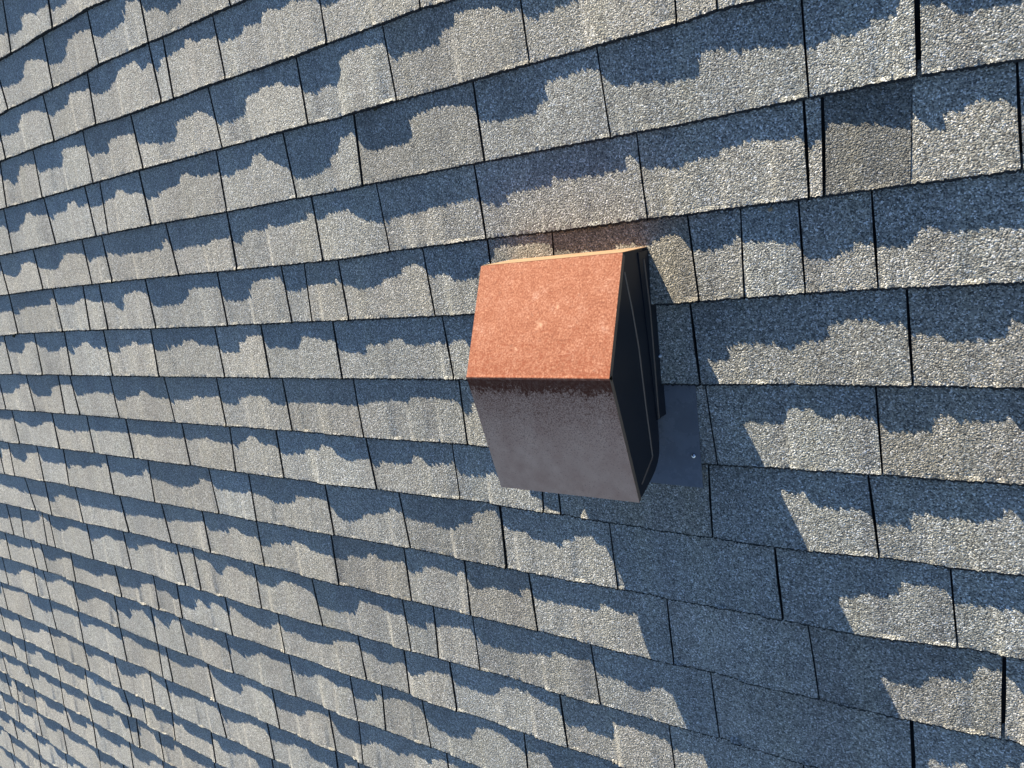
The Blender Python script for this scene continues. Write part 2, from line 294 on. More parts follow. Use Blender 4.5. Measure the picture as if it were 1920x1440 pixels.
SHADE = {
 0: "-18.665,0.662 -18.317,0.726 -18.23,0.85 -17.843,0.836 -17.511,0.579 -17.344,0.57 -17.003,0.654 -16.946,0.75 -16.809,0.653 -16.478,0.671 -16.349,0.703 -16.204,0.707 -15.928,0.73 -15.789,0.859 -15.52,0.879 -15.354,0.829",
 1: "-19.301,0.497 -19.04,0.509 -18.522,0.527 -18.133,0.524 -17.938,0.289 -17.63,0.326 -17.234,0.402 -17.123,0.478 -16.926,0.54 -16.54,0.594 -16.218,0.487 -16.063,0.346 -15.802,0.328 -15.646,0.303 -15.198,0.365 -15.05,0.523 -14.772,0.545 -14.375,0.504 -14.011,0.461 -13.865,0.206 -13.577,0.254 -13.427,0.308 -13.352,0.455 -13.161,0.476 -12.948,0.504 -12.877,0.592 -12.675,0.631 -12.483,0.625 -12.279,0.583",
 2: "-19.922,0.4 -19.766,0.443 -19.401,0.456 -18.993,0.469 -18.663,0.234 -18.288,0.25 -18.043,0.261 -17.632,0.392 -17.436,0.464 -17.167,0.412 -16.837,0.442 -16.666,0.408 -16.494,0.24 -16.172,0.257 -15.748,0.328 -15.623,0.419 -15.222,0.461 -14.804,0.421 -14.588,0.246 -14.262,0.221 -14.013,0.212 -13.888,0.328 -13.818,0.432 -13.567,0.276 -13.418,0.454 -13.313,0.476 -13.239,0.374 -12.998,0.339 -12.774,0.33 -12.499,0.319 -12.42,0.196 -12.247,0.222 -12.174,0.294 -11.943,0.291 -11.558,0.324 -11.507,0.443 -11.171,0.436 -10.869,0.372 -10.438,0.424 -10.32,0.275 -10.13,0.285 -9.978,0.336 -9.676,0.301 -9.446,0.336 -9.116,0.409",
 3: "-20.384,0.431 -20.11,0.451 -19.955,0.574 -19.606,0.468 -19.436,0.28 -19.076,0.277 -18.667,0.32 -18.578,0.521 -18.254,0.476 -17.578,0.504 -17.371,0.285 -17.164,0.266 -16.856,0.263 -16.371,0.326 -16.308,0.543 -15.903,0.522 -15.623,0.579 -15.479,0.365 -15.07,0.34 -14.593,0.343 -14.467,0.537 -13.941,0.591 -13.361,0.67 -13.158,0.401 -12.915,0.355 -12.836,0.428 -12.539,0.364 -12.304,0.435 -12.095,0.559 -11.983,0.665 -11.625,0.643 -11.255,0.621 -11.112,0.357 -10.912,0.379 -10.684,0.313 -10.488,0.323 -10.282,0.295 -10.121,0.39 -9.802,0.436 -9.747,0.525 -9.423,0.534 -9.297,0.512 -9.001,0.566 -8.881,0.287 -8.763,0.266 -8.645,0.244 -8.428,0.244 -8.215,0.245 -7.983,0.286 -7.918,0.496 -7.663,0.487 -7.43,0.474 -7.152,0.499 -7.026,0.487 -6.945,0.392 -6.778,0.378 -6.726,0.21 -6.548,0.201 -6.297,0.233 -6.083,0.276 -5.934,0.354 -5.705,0.411 -5.645,0.516 -5.439,0.517 -5.359,0.497 -5.183,0.483 -5.013,0.488 -4.824,0.498",
 4: "-21.256,0.42 -20.963,0.43 -20.858,0.565 -20.367,0.552 -19.954,0.493 -19.753,0.254 -19.487,0.264 -19.42,0.37 -19.178,0.338 -18.623,0.42 -18.609,0.537 -18.426,0.442 -17.894,0.448 -17.708,0.265 -17.393,0.267 -17.362,0.418 -16.884,0.385 -16.781,0.47 -16.298,0.457 -16.179,0.436 -15.823,0.427 -15.684,0.289 -15.42,0.305 -15.365,0.397 -14.771,0.455 -14.688,0.548 -14.253,0.551 -14.038,0.479 -13.551,0.444 -13.426,0.287 -13.245,0.265 -13.117,0.359 -12.798,0.385 -12.276,0.409 -12.213,0.447 -11.989,0.462 -11.795,0.416 -11.425,0.41 -11.32,0.255 -11.077,0.235 -10.982,0.361 -10.504,0.555 -10.383,0.723 -9.866,0.71 -9.512,0.623 -9.277,0.497 -9.183,0.304 -9.028,0.302 -8.872,0.292 -8.841,0.385 -8.742,0.502 -8.578,0.58 -8.322,0.573 -8.042,0.584 -7.835,0.581 -7.757,0.333 -7.629,0.284 -7.332,0.266 -7.079,0.266 -6.607,0.328 -6.56,0.535 -6.391,0.566 -6.081,0.58 -5.939,0.564 -5.698,0.577 -5.664,0.458 -5.519,0.454 -5.489,0.305 -5.34,0.304 -5.161,0.28 -4.985,0.256 -4.773,0.28 -4.72,0.399 -4.638,0.483 -4.506,0.528 -4.346,0.521 -4.106,0.54 -3.793,0.593 -3.772,0.597 -3.669,0.601 -3.578,0.607 -3.531,0.35 -3.421,0.354 -3.157,0.423 -3.052,0.511 -2.921,0.499 -2.759,0.516 -2.69,0.548 -2.615,0.498 -2.477,0.512 -2.447,0.569 -2.278,0.59 -2.16,0.56 -1.952,0.599 -1.946,0.537 -1.853,0.519 -1.728,0.494 -1.622,0.504 -1.601,0.333 -1.541,0.341 -1.468,0.352 -1.412,0.426 -1.199,0.472 -1.145,0.553 -1.035,0.594 -0.94,0.581 -0.793,0.596 -0.637,0.607",
 5: "-21.943,0.392 -21.76,0.427 -21.545,0.485 -21.034,0.544 -20.656,0.339 -20.301,0.304 -19.959,0.353 -19.814,0.488 -18.997,0.531 -18.659,0.32 -18.347,0.287 -17.578,0.351 -17.444,0.533 -17.238,0.436 -17.01,0.436 -16.821,0.433 -16.697,0.407 -16.158,0.482 -15.538,0.488 -15.005,0.482 -14.478,0.44 -14.39,0.379 -14.249,0.407 -14.246,0.609 -13.749,0.562 -13.175,0.557 -12.865,0.47 -12.388,0.477 -12.315,0.561 -12.104,0.549 -11.967,0.455 -11.614,0.444 -11.322,0.443 -11.25,0.303 -11.215,0.41 -10.894,0.428 -10.337,0.371 -10.223,0.284 -10.148,0.319 -10.012,0.429 -9.78,0.354 -9.526,0.324 -9.487,0.328 -9.359,0.301 -9.255,0.355 -9.091,0.471 -8.877,0.538 -8.667,0.6 -8.584,0.635 -8.362,0.556 -8.039,0.541 -7.731,0.551 -7.676,0.459 -7.552,0.498 -7.286,0.481 -6.812,0.468 -6.762,0.521 -6.443,0.571 -6.257,0.513 -6.027,0.496 -5.859,0.484 -5.615,0.482 -5.585,0.377 -5.487,0.423 -5.269,0.441 -5.114,0.42 -4.868,0.422 -4.58,0.41 -4.518,0.297 -4.404,0.303 -4.355,0.46 -4.132,0.469 -3.896,0.501 -3.87,0.465 -3.741,0.445 -3.654,0.412 -3.453,0.454 -3.374,0.373 -3.264,0.355 -3.143,0.32 -2.955,0.344 -2.753,0.379 -2.519,0.385 -2.475,0.524 -2.419,0.463 -2.358,0.456 -2.326,0.358 -2.272,0.316 -2.055,0.338 -1.782,0.378 -1.674,0.422 -1.544,0.453 -1.531,0.286 -1.488,0.374 -1.372,0.471 -1.254,0.487 -1.223,0.412 -1.109,0.413 -1.023,0.348 -0.912,0.349 -0.709,0.38 -0.67,0.476",
 6: "-22.631,0.439 -21.886,0.429 -21.731,0.504 -21.065,0.403 -20.193,0.382 -19.725,0.363 -19.62,0.263 -19.453,0.353 -19.329,0.44 -18.732,0.442 -18.433,0.353 -18.162,0.305 -18.016,0.331 -17.424,0.395 -17.22,0.442 -16.917,0.434 -16.839,0.57 -16.597,0.597 -16.415,0.304 -15.976,0.268 -15.526,0.325 -15.388,0.601 -15.058,0.595 -14.354,0.567 -14.177,0.436 -13.885,0.31 -13.536,0.307 -13.086,0.309 -12.978,0.526 -12.632,0.537 -12.181,0.521 -12.077,0.305 -11.754,0.244 -11.215,0.227 -11.155,0.473 -10.835,0.487 -10.677,0.42 -10.575,0.381 -10.177,0.372 -9.925,0.385 -9.855,0.289 -9.826,0.404 -9.814,0.433 -9.719,0.467 -9.578,0.479 -9.433,0.547 -9.19,0.539 -8.907,0.507 -8.849,0.43 -8.497,0.38 -8.405,0.307 -8.222,0.296 -8.016,0.325 -7.902,0.437 -7.7,0.453 -7.501,0.467 -7.449,0.534 -7.258,0.561 -7.055,0.513 -6.687,0.225 -6.614,0.159 -6.254,0.129 -5.998,0.128 -5.754,0.16 -5.744,0.263 -4.872,0.338 -4.835,0.251 -4.458,0.3 -3.954,0.254 -3.9,0.259 -3.866,0.445 -3.551,0.495 -3.358,0.414 -3.289,0.324 -3.262,0.365 -3.246,0.406 -3.098,0.411 -2.943,0.417 -2.794,0.461 -2.644,0.448 -2.6,0.62 -2.314,0.656 -2.19,0.621 -2.117,0.556 -1.883,0.588 -1.72,0.595 -1.56,0.594 -1.54,0.458 -1.399,0.422 -1.339,0.446 -1.281,0.536 -1.161,0.532 -0.957,0.52 -0.816,0.527 -0.65,0.537",
 7: "-23.168,0.204 -22.861,0.236 -22.79,0.451 -22.025,0.501 -21.691,0.303 -21.317,0.265 -20.953,0.383 -20.716,0.386 -20.562,0.521 -20.044,0.505 -19.891,0.399 -19.538,0.405 -19.436,0.534 -19.263,0.534 -19.161,0.429 -18.884,0.389 -18.785,0.286 -18.537,0.288 -18.36,0.413 -17.679,0.477 -17.604,0.558 -17.092,0.517 -16.978,0.438 -16.677,0.417 -16.594,0.321 -16.415,0.321 -16.381,0.397 -15.809,0.359 -15.725,0.471 -15.227,0.471 -15.13,0.398 -14.747,0.401 -14.67,0.294 -14.237,0.291 -14.149,0.37 -13.511,0.392 -13.444,0.513 -12.929,0.482 -12.837,0.382 -12.637,0.352 -12.574,0.254 -12.146,0.231 -12.016,0.444 -11.569,0.451 -11.19,0.472 -11.087,0.302 -10.58,0.295 -10.474,0.388 -10.168,0.392 -10.125,0.542 -9.874,0.558 -9.538,0.545 -9.474,0.459 -9.033,0.449 -8.961,0.393 -8.703,0.355 -8.648,0.439 -8.396,0.469 -8.101,0.445 -7.778,0.409 -7.681,0.438 -7.507,0.415 -7.372,0.404 -4.082,0.833 -3.946,0.835 -3.728,0.763 -3.625,0.712 -3.525,0.672 -3.511,0.567 -3.396,0.53 -3.189,0.517 -2.99,0.545 -2.967,0.627 -2.882,0.67 -2.755,0.663 -2.731,0.584 -2.569,0.57 -2.42,0.544 -2.383,0.39 -2.229,0.358 -2.001,0.329 -1.833,0.363 -1.661,0.397 -1.593,0.535 -1.432,0.527 -1.33,0.51 -1.316,0.582 -1.185,0.591 -0.974,0.574 -0.785,0.566 -0.761,0.378 -0.656,0.38",
 8: "-23.938,0.296 -23.881,0.544 -23.317,0.532 -23.054,0.381 -22.783,0.376 -22.575,0.301 -22.171,0.318 -22.085,0.506 -21.837,0.594 -21.124,0.554 -20.867,0.366 -20.414,0.313 -20.341,0.267 -19.761,0.281 -19.752,0.5 -19.136,0.486 -18.813,0.436 -17.961,0.439 -17.906,0.563 -17.233,0.525 -16.912,0.477 -16.789,0.374 -16.507,0.388 -16.409,0.484 -15.725,0.506 -15.589,0.58 -15.023,0.564 -14.845,0.522 -14.742,0.426 -14.544,0.477 -13.863,0.441 -13.786,0.547 -13.327,0.553 -13.123,0.46 -12.936,0.403 -12.447,0.393 -12.277,0.508 -11.88,0.547 -11.723,0.526 -11.034,0.492 -10.434,0.476 -10.403,0.522 -10.132,0.498 -9.92,0.508 -9.607,0.438 -9.15,0.396 -8.811,0.446 -8.763,0.329 -8.404,0.321 -8.115,0.328 -7.749,0.347 -7.671,0.552 -7.516,0.464 -3.393,0.466 -3.27,0.494 -2.923,0.502 -2.89,0.322 -2.618,0.324 -2.573,0.374 -2.454,0.431 -2.376,0.367 -2.14,0.378 -1.981,0.391 -1.935,0.527 -1.796,0.511 -1.627,0.512 -1.461,0.492 -1.41,0.404 -1.281,0.368 -1.204,0.43 -0.988,0.426 -0.794,0.424 -0.763,0.278 -0.662,0.273",
 9: "-24.651,0.318 -23.769,0.287 -23.683,0.41 -23.12,0.391 -22.763,0.501 -22.166,0.381 -21.418,0.301 -21.22,0.457 -20.553,0.448 -20.296,0.481 -19.639,0.425 -19.473,0.438 -18.775,0.397 -17.806,0.384 -17.629,0.416 -16.896,0.375 -16.627,0.421 -16.253,0.379 -15.5,0.375 -15.381,0.407 -14.697,0.312 -14.284,0.365 -13.802,0.356 -13.71,0.425 -13.345,0.294 -13.253,0.199 -13.004,0.204 -12.93,0.307 -12.412,0.365 -12.293,0.48 -11.713,0.424 -11.204,0.351 -11.13,0.263 -10.895,0.262 -10.714,0.429 -10.672,0.442 -10.46,0.489 -10.229,0.451 -9.937,0.408 -9.836,0.511 -9.716,0.456 -9.378,0.432 -9.14,0.446 -8.975,0.419 -8.898,0.263 -8.748,0.283 -8.628,0.424 -8.429,0.381 -8.069,0.326 -8.001,0.51 -7.66,0.481 -7.462,0.516 -7.249,0.452 -3.045,0.334 -2.882,0.341 -2.741,0.328 -2.689,0.443 -2.574,0.474 -2.42,0.48 -2.194,0.456 -2.035,0.586 -1.837,0.552 -1.715,0.578 -1.694,0.473 -1.575,0.469 -1.357,0.462 -1.099,0.46 -0.85,0.419 -0.826,0.301 -0.668,0.283",
 10: "-25.272,0.263 -24.57,0.274 -24.517,0.455 -23.835,0.539 -23.466,0.309 -22.779,0.24 -22.706,0.46 -22.093,0.467 -21.355,0.391 -21.291,0.53 -20.732,0.462 -20.387,0.504 -20.051,0.384 -19.525,0.388 -19.219,0.296 -19.108,0.49 -18.643,0.473 -18.361,0.559 -17.995,0.461 -17.601,0.449 -17.429,0.327 -17.248,0.503 -16.741,0.521 -16.215,0.618 -15.696,0.527 -15.298,0.369 -14.912,0.373 -14.78,0.518 -14.28,0.507 -13.676,0.484 -13.503,0.485 -13.068,0.532 -12.835,0.654 -12.376,0.566 -12.112,0.394 -11.359,0.381 -11.085,0.59 -11.019,0.685 -10.734,0.667 -10.492,0.625 -10.371,0.512 -9.604,0.399 -9.305,0.525 -9.031,0.556 -8.712,0.532 -8.691,0.607 -8.459,0.593 -8.225,0.549 -8.164,0.435 -7.908,0.415 -7.861,0.275 -7.659,0.233 -7.425,0.086 -7.294,0.372 -7.154,0.424 -6.888,0.399 -6.807,0.486 -6.555,0.489 -6.314,0.518 -6.085,0.395 -5.955,0.318 -5.665,0.295 -2.479,0.545 -2.265,0.529 -2.244,0.481 -2.018,0.452 -1.834,0.415 -1.796,0.354 -1.602,0.337 -1.346,0.327 -1.283,0.505 -1.02,0.464 -0.862,0.46 -0.675,0.421",
 11: "-26.069,0.401 -25.369,0.447 -24.467,0.498 -24.159,0.549 -23.373,0.524 -23.049,0.518 -22.891,0.605 -22.245,0.387 -21.29,0.44 -21.16,0.548 -20.412,0.533 -19.161,0.478 -18.888,0.513 -18.52,0.512 -17.776,0.439 -17.156,0.406 -17.101,0.53 -16.723,0.42 -16.218,0.403 -15.596,0.308 -15.431,0.473 -15.018,0.42 -14.701,0.419 -14.594,0.306 -14.366,0.356 -14.157,0.448 -13.774,0.377 -13.639,0.572 -13.115,0.459 -12.674,0.451 -12.607,0.33 -12.32,0.344 -12.042,0.451 -11.445,0.469 -11.252,0.475 -10.953,0.43 -10.551,0.406 -10.498,0.296 -10.316,0.287 -10.205,0.373 -9.63,0.321 -9.502,0.484 -9.102,0.349 -8.785,0.34 -8.451,0.389 -8.371,0.28 -8.242,0.287 -8.143,0.519 -7.923,0.506 -7.838,0.443 -7.549,0.401 -7.349,0.437 -7.122,0.485 -7.045,0.337 -6.965,0.352 -6.907,0.489 -6.566,0.467 -6.162,0.461 -5.954,0.476 -5.787,0.443 -5.753,0.31 -5.615,0.353 -5.423,0.397 -5.121,0.416 -2.045,0.534 -1.954,0.607 -1.806,0.607 -1.678,0.624 -1.614,0.586 -1.593,0.469 -1.373,0.442 -1.168,0.417 -1.116,0.318 -1.033,0.266 -0.87,0.25 -0.823,0.291 -0.681,0.299",
 12: "-26.854,0.55 -25.439,0.464 -25.33,0.478 -24.487,0.428 -23.775,0.177 -23.267,0.405 -22.879,0.46 -22.561,0.443 -22.315,0.281 -21.847,0.246 -21.281,0.272 -21.173,0.508 -20.705,0.423 -20.243,0.244 -19.928,0.327 -19.396,0.308 -19.302,0.462 -18.864,0.425 -18.232,0.278 -18.029,0.178 -17.763,0.272 -16.943,0.276 -16.865,0.264 -16.406,0.193 -16.239,0.296 -15.745,0.26 -15.576,0.509 -15.311,0.506 -15.129,0.287 -14.771,0.271 -14.496,0.369 -14.137,0.389 -14.055,0.496 -13.521,0.48 -13.175,0.298 -12.74,0.314 -12.294,0.42 -12.23,0.635 -11.694,0.638 -11.587,0.616 -11.081,0.552 -10.997,0.336 -10.735,0.323 -10.464,0.344 -10.346,0.409 -9.89,0.356 -9.799,0.511 -9.583,0.501 -9.424,0.535 -9.194,0.434 -9.138,0.455 -8.861,0.378 -8.305,0.304 -8.22,0.529 -7.947,0.548 -7.692,0.538 -7.556,0.57 -7.234,0.509 -7.189,0.452 -6.95,0.427 -6.585,0.383 -6.367,0.403 -6.024,0.376 -5.973,0.539 -5.749,0.538 -5.518,0.548 -5.354,0.604 -5.143,0.588 -5.091,0.502 -4.87,0.469 -1.624,0.456 -1.507,0.49 -1.4,0.526 -1.292,0.422 -1.188,0.411",
 13: "-27.435,0.384 -26.887,0.337 -26.813,0.414 -26.073,0.418 -25.191,0.338 -24.745,0.269 -24.489,0.313 -24.454,0.53 -23.82,0.48 -23.294,0.313 -22.755,0.282 -22.663,0.48 -22.064,0.486 -21.409,0.531 -20.777,0.403 -20.322,0.406 -20.251,0.619 -19.525,0.571 -18.832,0.349 -18.502,0.336 -18.411,0.485 -18.054,0.394 -17.723,0.518 -17.474,0.469 -17.458,0.605 -16.935,0.589 -16.597,0.288 -16.313,0.449 -15.974,0.291 -15.447,0.487 -15.41,0.219 -14.782,0.429 -14.311,0.494 -13.928,0.433 -13.706,0.306 -13.603,0.347 -13.585,0.466 -13.108,0.407 -12.917,0.507 -12.469,0.47 -12.024,0.391 -11.847,0.313 -11.793,0.301 -11.331,0.253 -11.219,0.378 -10.934,0.385 -10.775,0.495 -10.391,0.437 -10.161,0.326 -10.034,0.529 -9.778,0.465 -9.493,0.342 -9.024,0.28 -8.939,0.535 -8.59,0.479 -8.326,0.512 -7.974,0.43 -7.911,0.297 -7.61,0.23 -7.33,0.233 -7.137,0.306 -6.744,0.35 -6.695,0.556 -6.412,0.5 -6.168,0.548 -5.859,0.528 -5.801,0.328 -5.5,0.281 -5.218,0.312 -4.916,0.333",
 14: "-28.258,0.623 -27.706,0.599 -27.024,0.545 -26.352,0.283 -25.492,0.255 -24.847,0.431 -24.28,0.331 -23.876,0.204 -23.07,0.281 -23.045,0.605 -22.427,0.595 -21.904,0.36 -21.34,0.384 -20.874,0.656 -20.858,0.445 -20.275,0.634 -20.017,0.376 -19.49,0.264 -19.012,0.582 -18.985,0.256 -18.363,0.482 -18.082,0.199 -17.68,0.152 -17.647,0.428 -17.194,0.42 -16.833,0.434 -16.461,0.397 -15.837,0.572 -15.835,0.391 -15.298,0.555 -14.624,0.282 -14.211,0.331 -13.602,0.285 -13.565,0.528 -13.029,0.449 -12.709,0.304 -12.456,0.358 -12.15,0.397 -12.093,0.381 -11.827,0.348 -11.728,0.538 -11.367,0.493 -11.046,0.382 -11.003,0.312 -10.856,0.385 -10.638,0.265 -10.308,0.227 -10.13,0.231 -9.926,0.302 -9.803,0.525 -9.608,0.614 -9.275,0.64 -8.76,0.514 -8.636,0.298 -8.313,0.232 -8.017,0.259 -7.783,0.387 -7.61,0.432 -7.566,0.587",
 15: "-28.701,0.246 -28.11,0.176 -27.358,0.232 -26.902,0.121 -26.543,0.148 -26.482,0.439 -25.107,0.535 -25.077,0.295 -24.319,0.342 -23.842,0.269 -23.313,0.269 -23.276,0.485 -22.233,0.322 -21.823,0.279 -20.987,0.475 -20.971,0.259 -20.201,0.337 -19.96,0.381 -19.233,0.278 -18.726,0.427 -18.109,0.466 -17.654,0.3 -16.951,0.215 -16.874,0.385 -16.5,0.521 -15.855,0.554 -15.703,0.33 -15.182,0.262 -14.651,0.389 -14.52,0.554 -14.146,0.537 -13.724,0.526 -13.366,0.313 -12.685,0.278 -12.614,0.403 -12.457,0.604 -12.146,0.631 -11.858,0.623 -11.774,0.596 -11.485,0.465 -11.132,0.434 -10.585,0.525 -10.414,0.388 -10.05,0.376",
 16: "-29.499,0.411 -28.797,0.401 -27.965,0.357 -27.854,0.588 -26.911,0.51 -26.296,0.315 -25.828,0.334 -25.598,0.344 -24.843,0.227 -24.427,0.268 -23.649,0.212 -23.588,0.485 -22.789,0.34 -22.202,0.361 -21.789,0.311 -21.729,0.571 -20.93,0.467 -20.254,0.176 -20.01,0.215 -19.256,0.421 -18.613,0.437 -18.251,0.325 -17.016,0.236 -16.982,0.518 -16.398,0.493 -15.833,0.28 -15.109,0.298",
}
LINES = {k: np.array([tuple(map(float, q.split(','))) for q in s.split()]) for k, s in LINES.items()}
JOINTS = {k: [tuple(map(float, q.split(','))) for q in s.split()] for k, s in JOINTS.items()}
SHADE = {k: np.array([tuple(map(float, q.split(','))) for q in s.split()]) for k, s in SHADE.items()}
LINES[-1] = np.array([(-24, -.96), (-12, -.98)])

U0, U1, K0, K1 = -47.0, 9.0, -8, 32
DU = 0.025
UG = np.arange(U0, U1 + DU, DU)
rng = np.random.default_rng(7)

def vline(k, u):
    u = np.asarray(u, float)
    if k in LINES:
        o = LINES[k]; a, b = o[0], o[-1]
        v = np.interp(u, o[:, 0], o[:, 1])
        v = np.where(u < a[0], k + (a[1] - k) * np.clip(1 - (a[0] - u) / 6, 0, 1), v)
        v = np.where(u > b[0], k + (b[1] - k) * np.clip(1 - (u - b[0]) / 6, 0, 1), v)
        return v
    return np.full_like(u, float(k))
def smooth_noise(n, period, amp):
    m = int(n / period) + 3
    return np.interp(np.arange(n) / period, np.arange(m), rng.uniform(-amp, amp, m))
def random_steps():
    out = np.zeros(len(UG)); u = U0; i = 0
    hi = True
    while i < len(UG):
        w = rng.uniform(.75, 1.35) if hi else rng.uniform(.35, .9)
        j_ = min(len(UG), i + max(4, int(w / DU)))
        a = rng.uniform(.44, .58) if hi else rng.uniform(.27, .40)
        out[i:j_] = np.linspace(a, a - (rng.uniform(.0, .08)), j_ - i)
        i = j_; hi = not hi
    return out
AV = TAN_EL * math.sqrt(1 + TAN_AZ ** 2)
THICK = {K1 + 1: np.full(len(UG), .06)}
for k in range(K1, K0 - 1, -1):
    BODY = np.min([np.roll(THICK[k + 1], -q_) for q_ in range(-1, 7)], axis=0)
    s = random_steps()
    if k + 1 in SHADE:
        o = SHADE[k + 1]
        si = np.interp(UG, o[:, 0], o[:, 1])
        known = (UG >= o[0, 0]) & (UG <= o[-1, 0])
        for a, b in zip(o[:-1, 0], o[1:, 0]):
            if b - a > 1.6:
                sb = o[o[:, 0] == b][0, 1]
                si = np.where((UG > b - 1.1) & (UG < b), sb + .07, si)
                known &= ~((UG > a) & (UG < b - 1.1))
        s = np.where(known, si, s)
    s = s + smooth_noise(len(UG), 2.0, .010) + smooth_noise(len(UG), 1.0, .012)
    s = np.clip(s, .16, .74)
    vk, vk1 = vline(k, UG), vline(k + 1, UG)
    expo = np.clip(vk1 - vk, .6, 1.4)
    tt = s * AV + BODY * np.clip(s / expo, 0, 1)     # height that throws a shade of length s
    uc = UG - TAN_AZ * s                                       # where on the butt it stands
    # several shade points can come from one caster: the higher one wins
    idx = np.clip(np.round((uc - U0) / DU).astype(int), 0, len(UG) - 1)
    t = np.full(len(UG), -1.0)
    np.maximum.at(t, idx, tt)
    good = t > 0
    t = np.interp(UG, UG[good], t[good])
    THICK[k] = np.clip(t, .018, .125)
ker = np.hanning(7); ker /= ker.sum()
def body(t):
    # the raised lamination stops short of its step, so only the butt itself draws the shade outline
    m_ = np.min([np.roll(t, -q_) for q_ in range(-1, 7)], axis=0)
    return np.convolve(np.pad(m_, 3, 'edge'), ker, 'valid')
SMOOTH = {k: body(t) for k, t in THICK.items()}

# ------------------------------------------------------------------ roof and shingles
def mesh_obj(name, verts, faces, mat, parent=None, smooth=False):
    me = bpy.data.meshes.new(name)
    me.from_pydata([tuple(v) for v in verts], [], faces); me.update()
    if smooth: me.polygons.foreach_set('use_smooth', [True] * len(me.polygons))
    me.materials.append(mat)
    o = bpy.data.objects.new(name, me); col.objects.link(o)
    if parent: o.parent = parent
    return o

def box_faces(o=0):
    return [tuple(i + o for i in f) for f in ((0, 3, 2, 1), (4, 5, 6, 7), (0, 1, 5, 4), (1, 2, 6, 5), (2, 3, 7, 6), (3, 0, 4, 7))]
vb = [L(u, v, h) for h in (-.30, -.035) for (u, v) in ((U0, K1), (U1, K1), (U1, K0 - 1), (U0, K0 - 1))]
roof = mesh_obj('roof', vb, box_faces(), MAT_FELT)
roof.matrix_world = M_ROOF
roof['kind'] = 'structure'
roof['label'] = 'asphalt shingle roof slope in low raking sun'

def tab_geometry(k, jl, jr, gl, gr, du, fine):
    """one laminated tab: wedge that dips under the course above and ends in a thick ragged butt"""
    w = jr[1] - jl[1]
    n = max(3, int(round(w / du)))
    s = np.linspace(0, 1, n + 1)
    ub = jl[1] + gl + (w - gl - gr) * s
    ut = jl[0] + gl + (jr[0] - jl[0] - gl - gr) * s
    t = np.interp(ub, UG, THICK[k])
    ts = np.interp(ub, UG, SMOOTH[k])
    vb_ = vline(k, ub); vt = vline(k - 1, ut)
    g_ = 1 + rng.uniform(-.04, .04)
    t = t * g_ + .009 * (s - .3); ts = ts * g_ + .009 * (s - .3)
    jig = 1.0 if fine else .5
    ex = vb_ - vt
    lip = vb_ + rng.uniform(-.008, .008, n + 1) * jig
    tl = t - .003 + rng.uniform(-.0045, .0045, n + 1) * jig
    vin = vb_ - .045
    def at(f): return ut + (ub - ut) * f
    fin = (vin - vt) / ex
    fm = .5
    rows = [
        (at(-.14), vt - .14 * ex, np.full(n + 1, -.012)),
        (ut, vt, np.zeros(n + 1)),
        (at(fm) + np.where(s < .02, rng.uniform(-.004, .010), 0) - np.where(s > .98, rng.uniform(-.004, .010), 0), vt + fm * ex, ts * fm),
        (at(fin), vin, ts * fin),
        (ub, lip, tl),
        (ub, lip + .024 + rng.uniform(-.010, .012, n + 1), tl - .012),  # cut asphalt edge, its dark band widened to stand in for contact shade
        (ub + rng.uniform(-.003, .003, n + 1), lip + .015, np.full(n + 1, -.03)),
    ]
    verts = []
    for a, b, c in rows:
        verts += [L(x, y, z) for x, y, z in zip(a, b, c)]
    m = n + 1; nr = len(rows); faces = []
    ngran = 4 * n
    for r_ in range(nr - 1):
        for i in range(n):
            a = r_ * m + i
            faces.append((a, a + m, a + m + 1, a + 1))
    # side walls down to the felt
    for side in (0, n):
        base = len(verts)
        for r_ in range(1, nr - 2):
            p = verts[r_ * m + side]
            verts.append(Vector((p.x, p.y, -.03 * E)))
        for r_ in range(1, nr - 3):
            a, b = r_ * m + side, (r_ + 1) * m + side
            c, d = base + r_ - 1, base + r_
            faces.append((a, c, d, b) if side == 0 else (a, b, d, c))
    return verts, faces, ngran

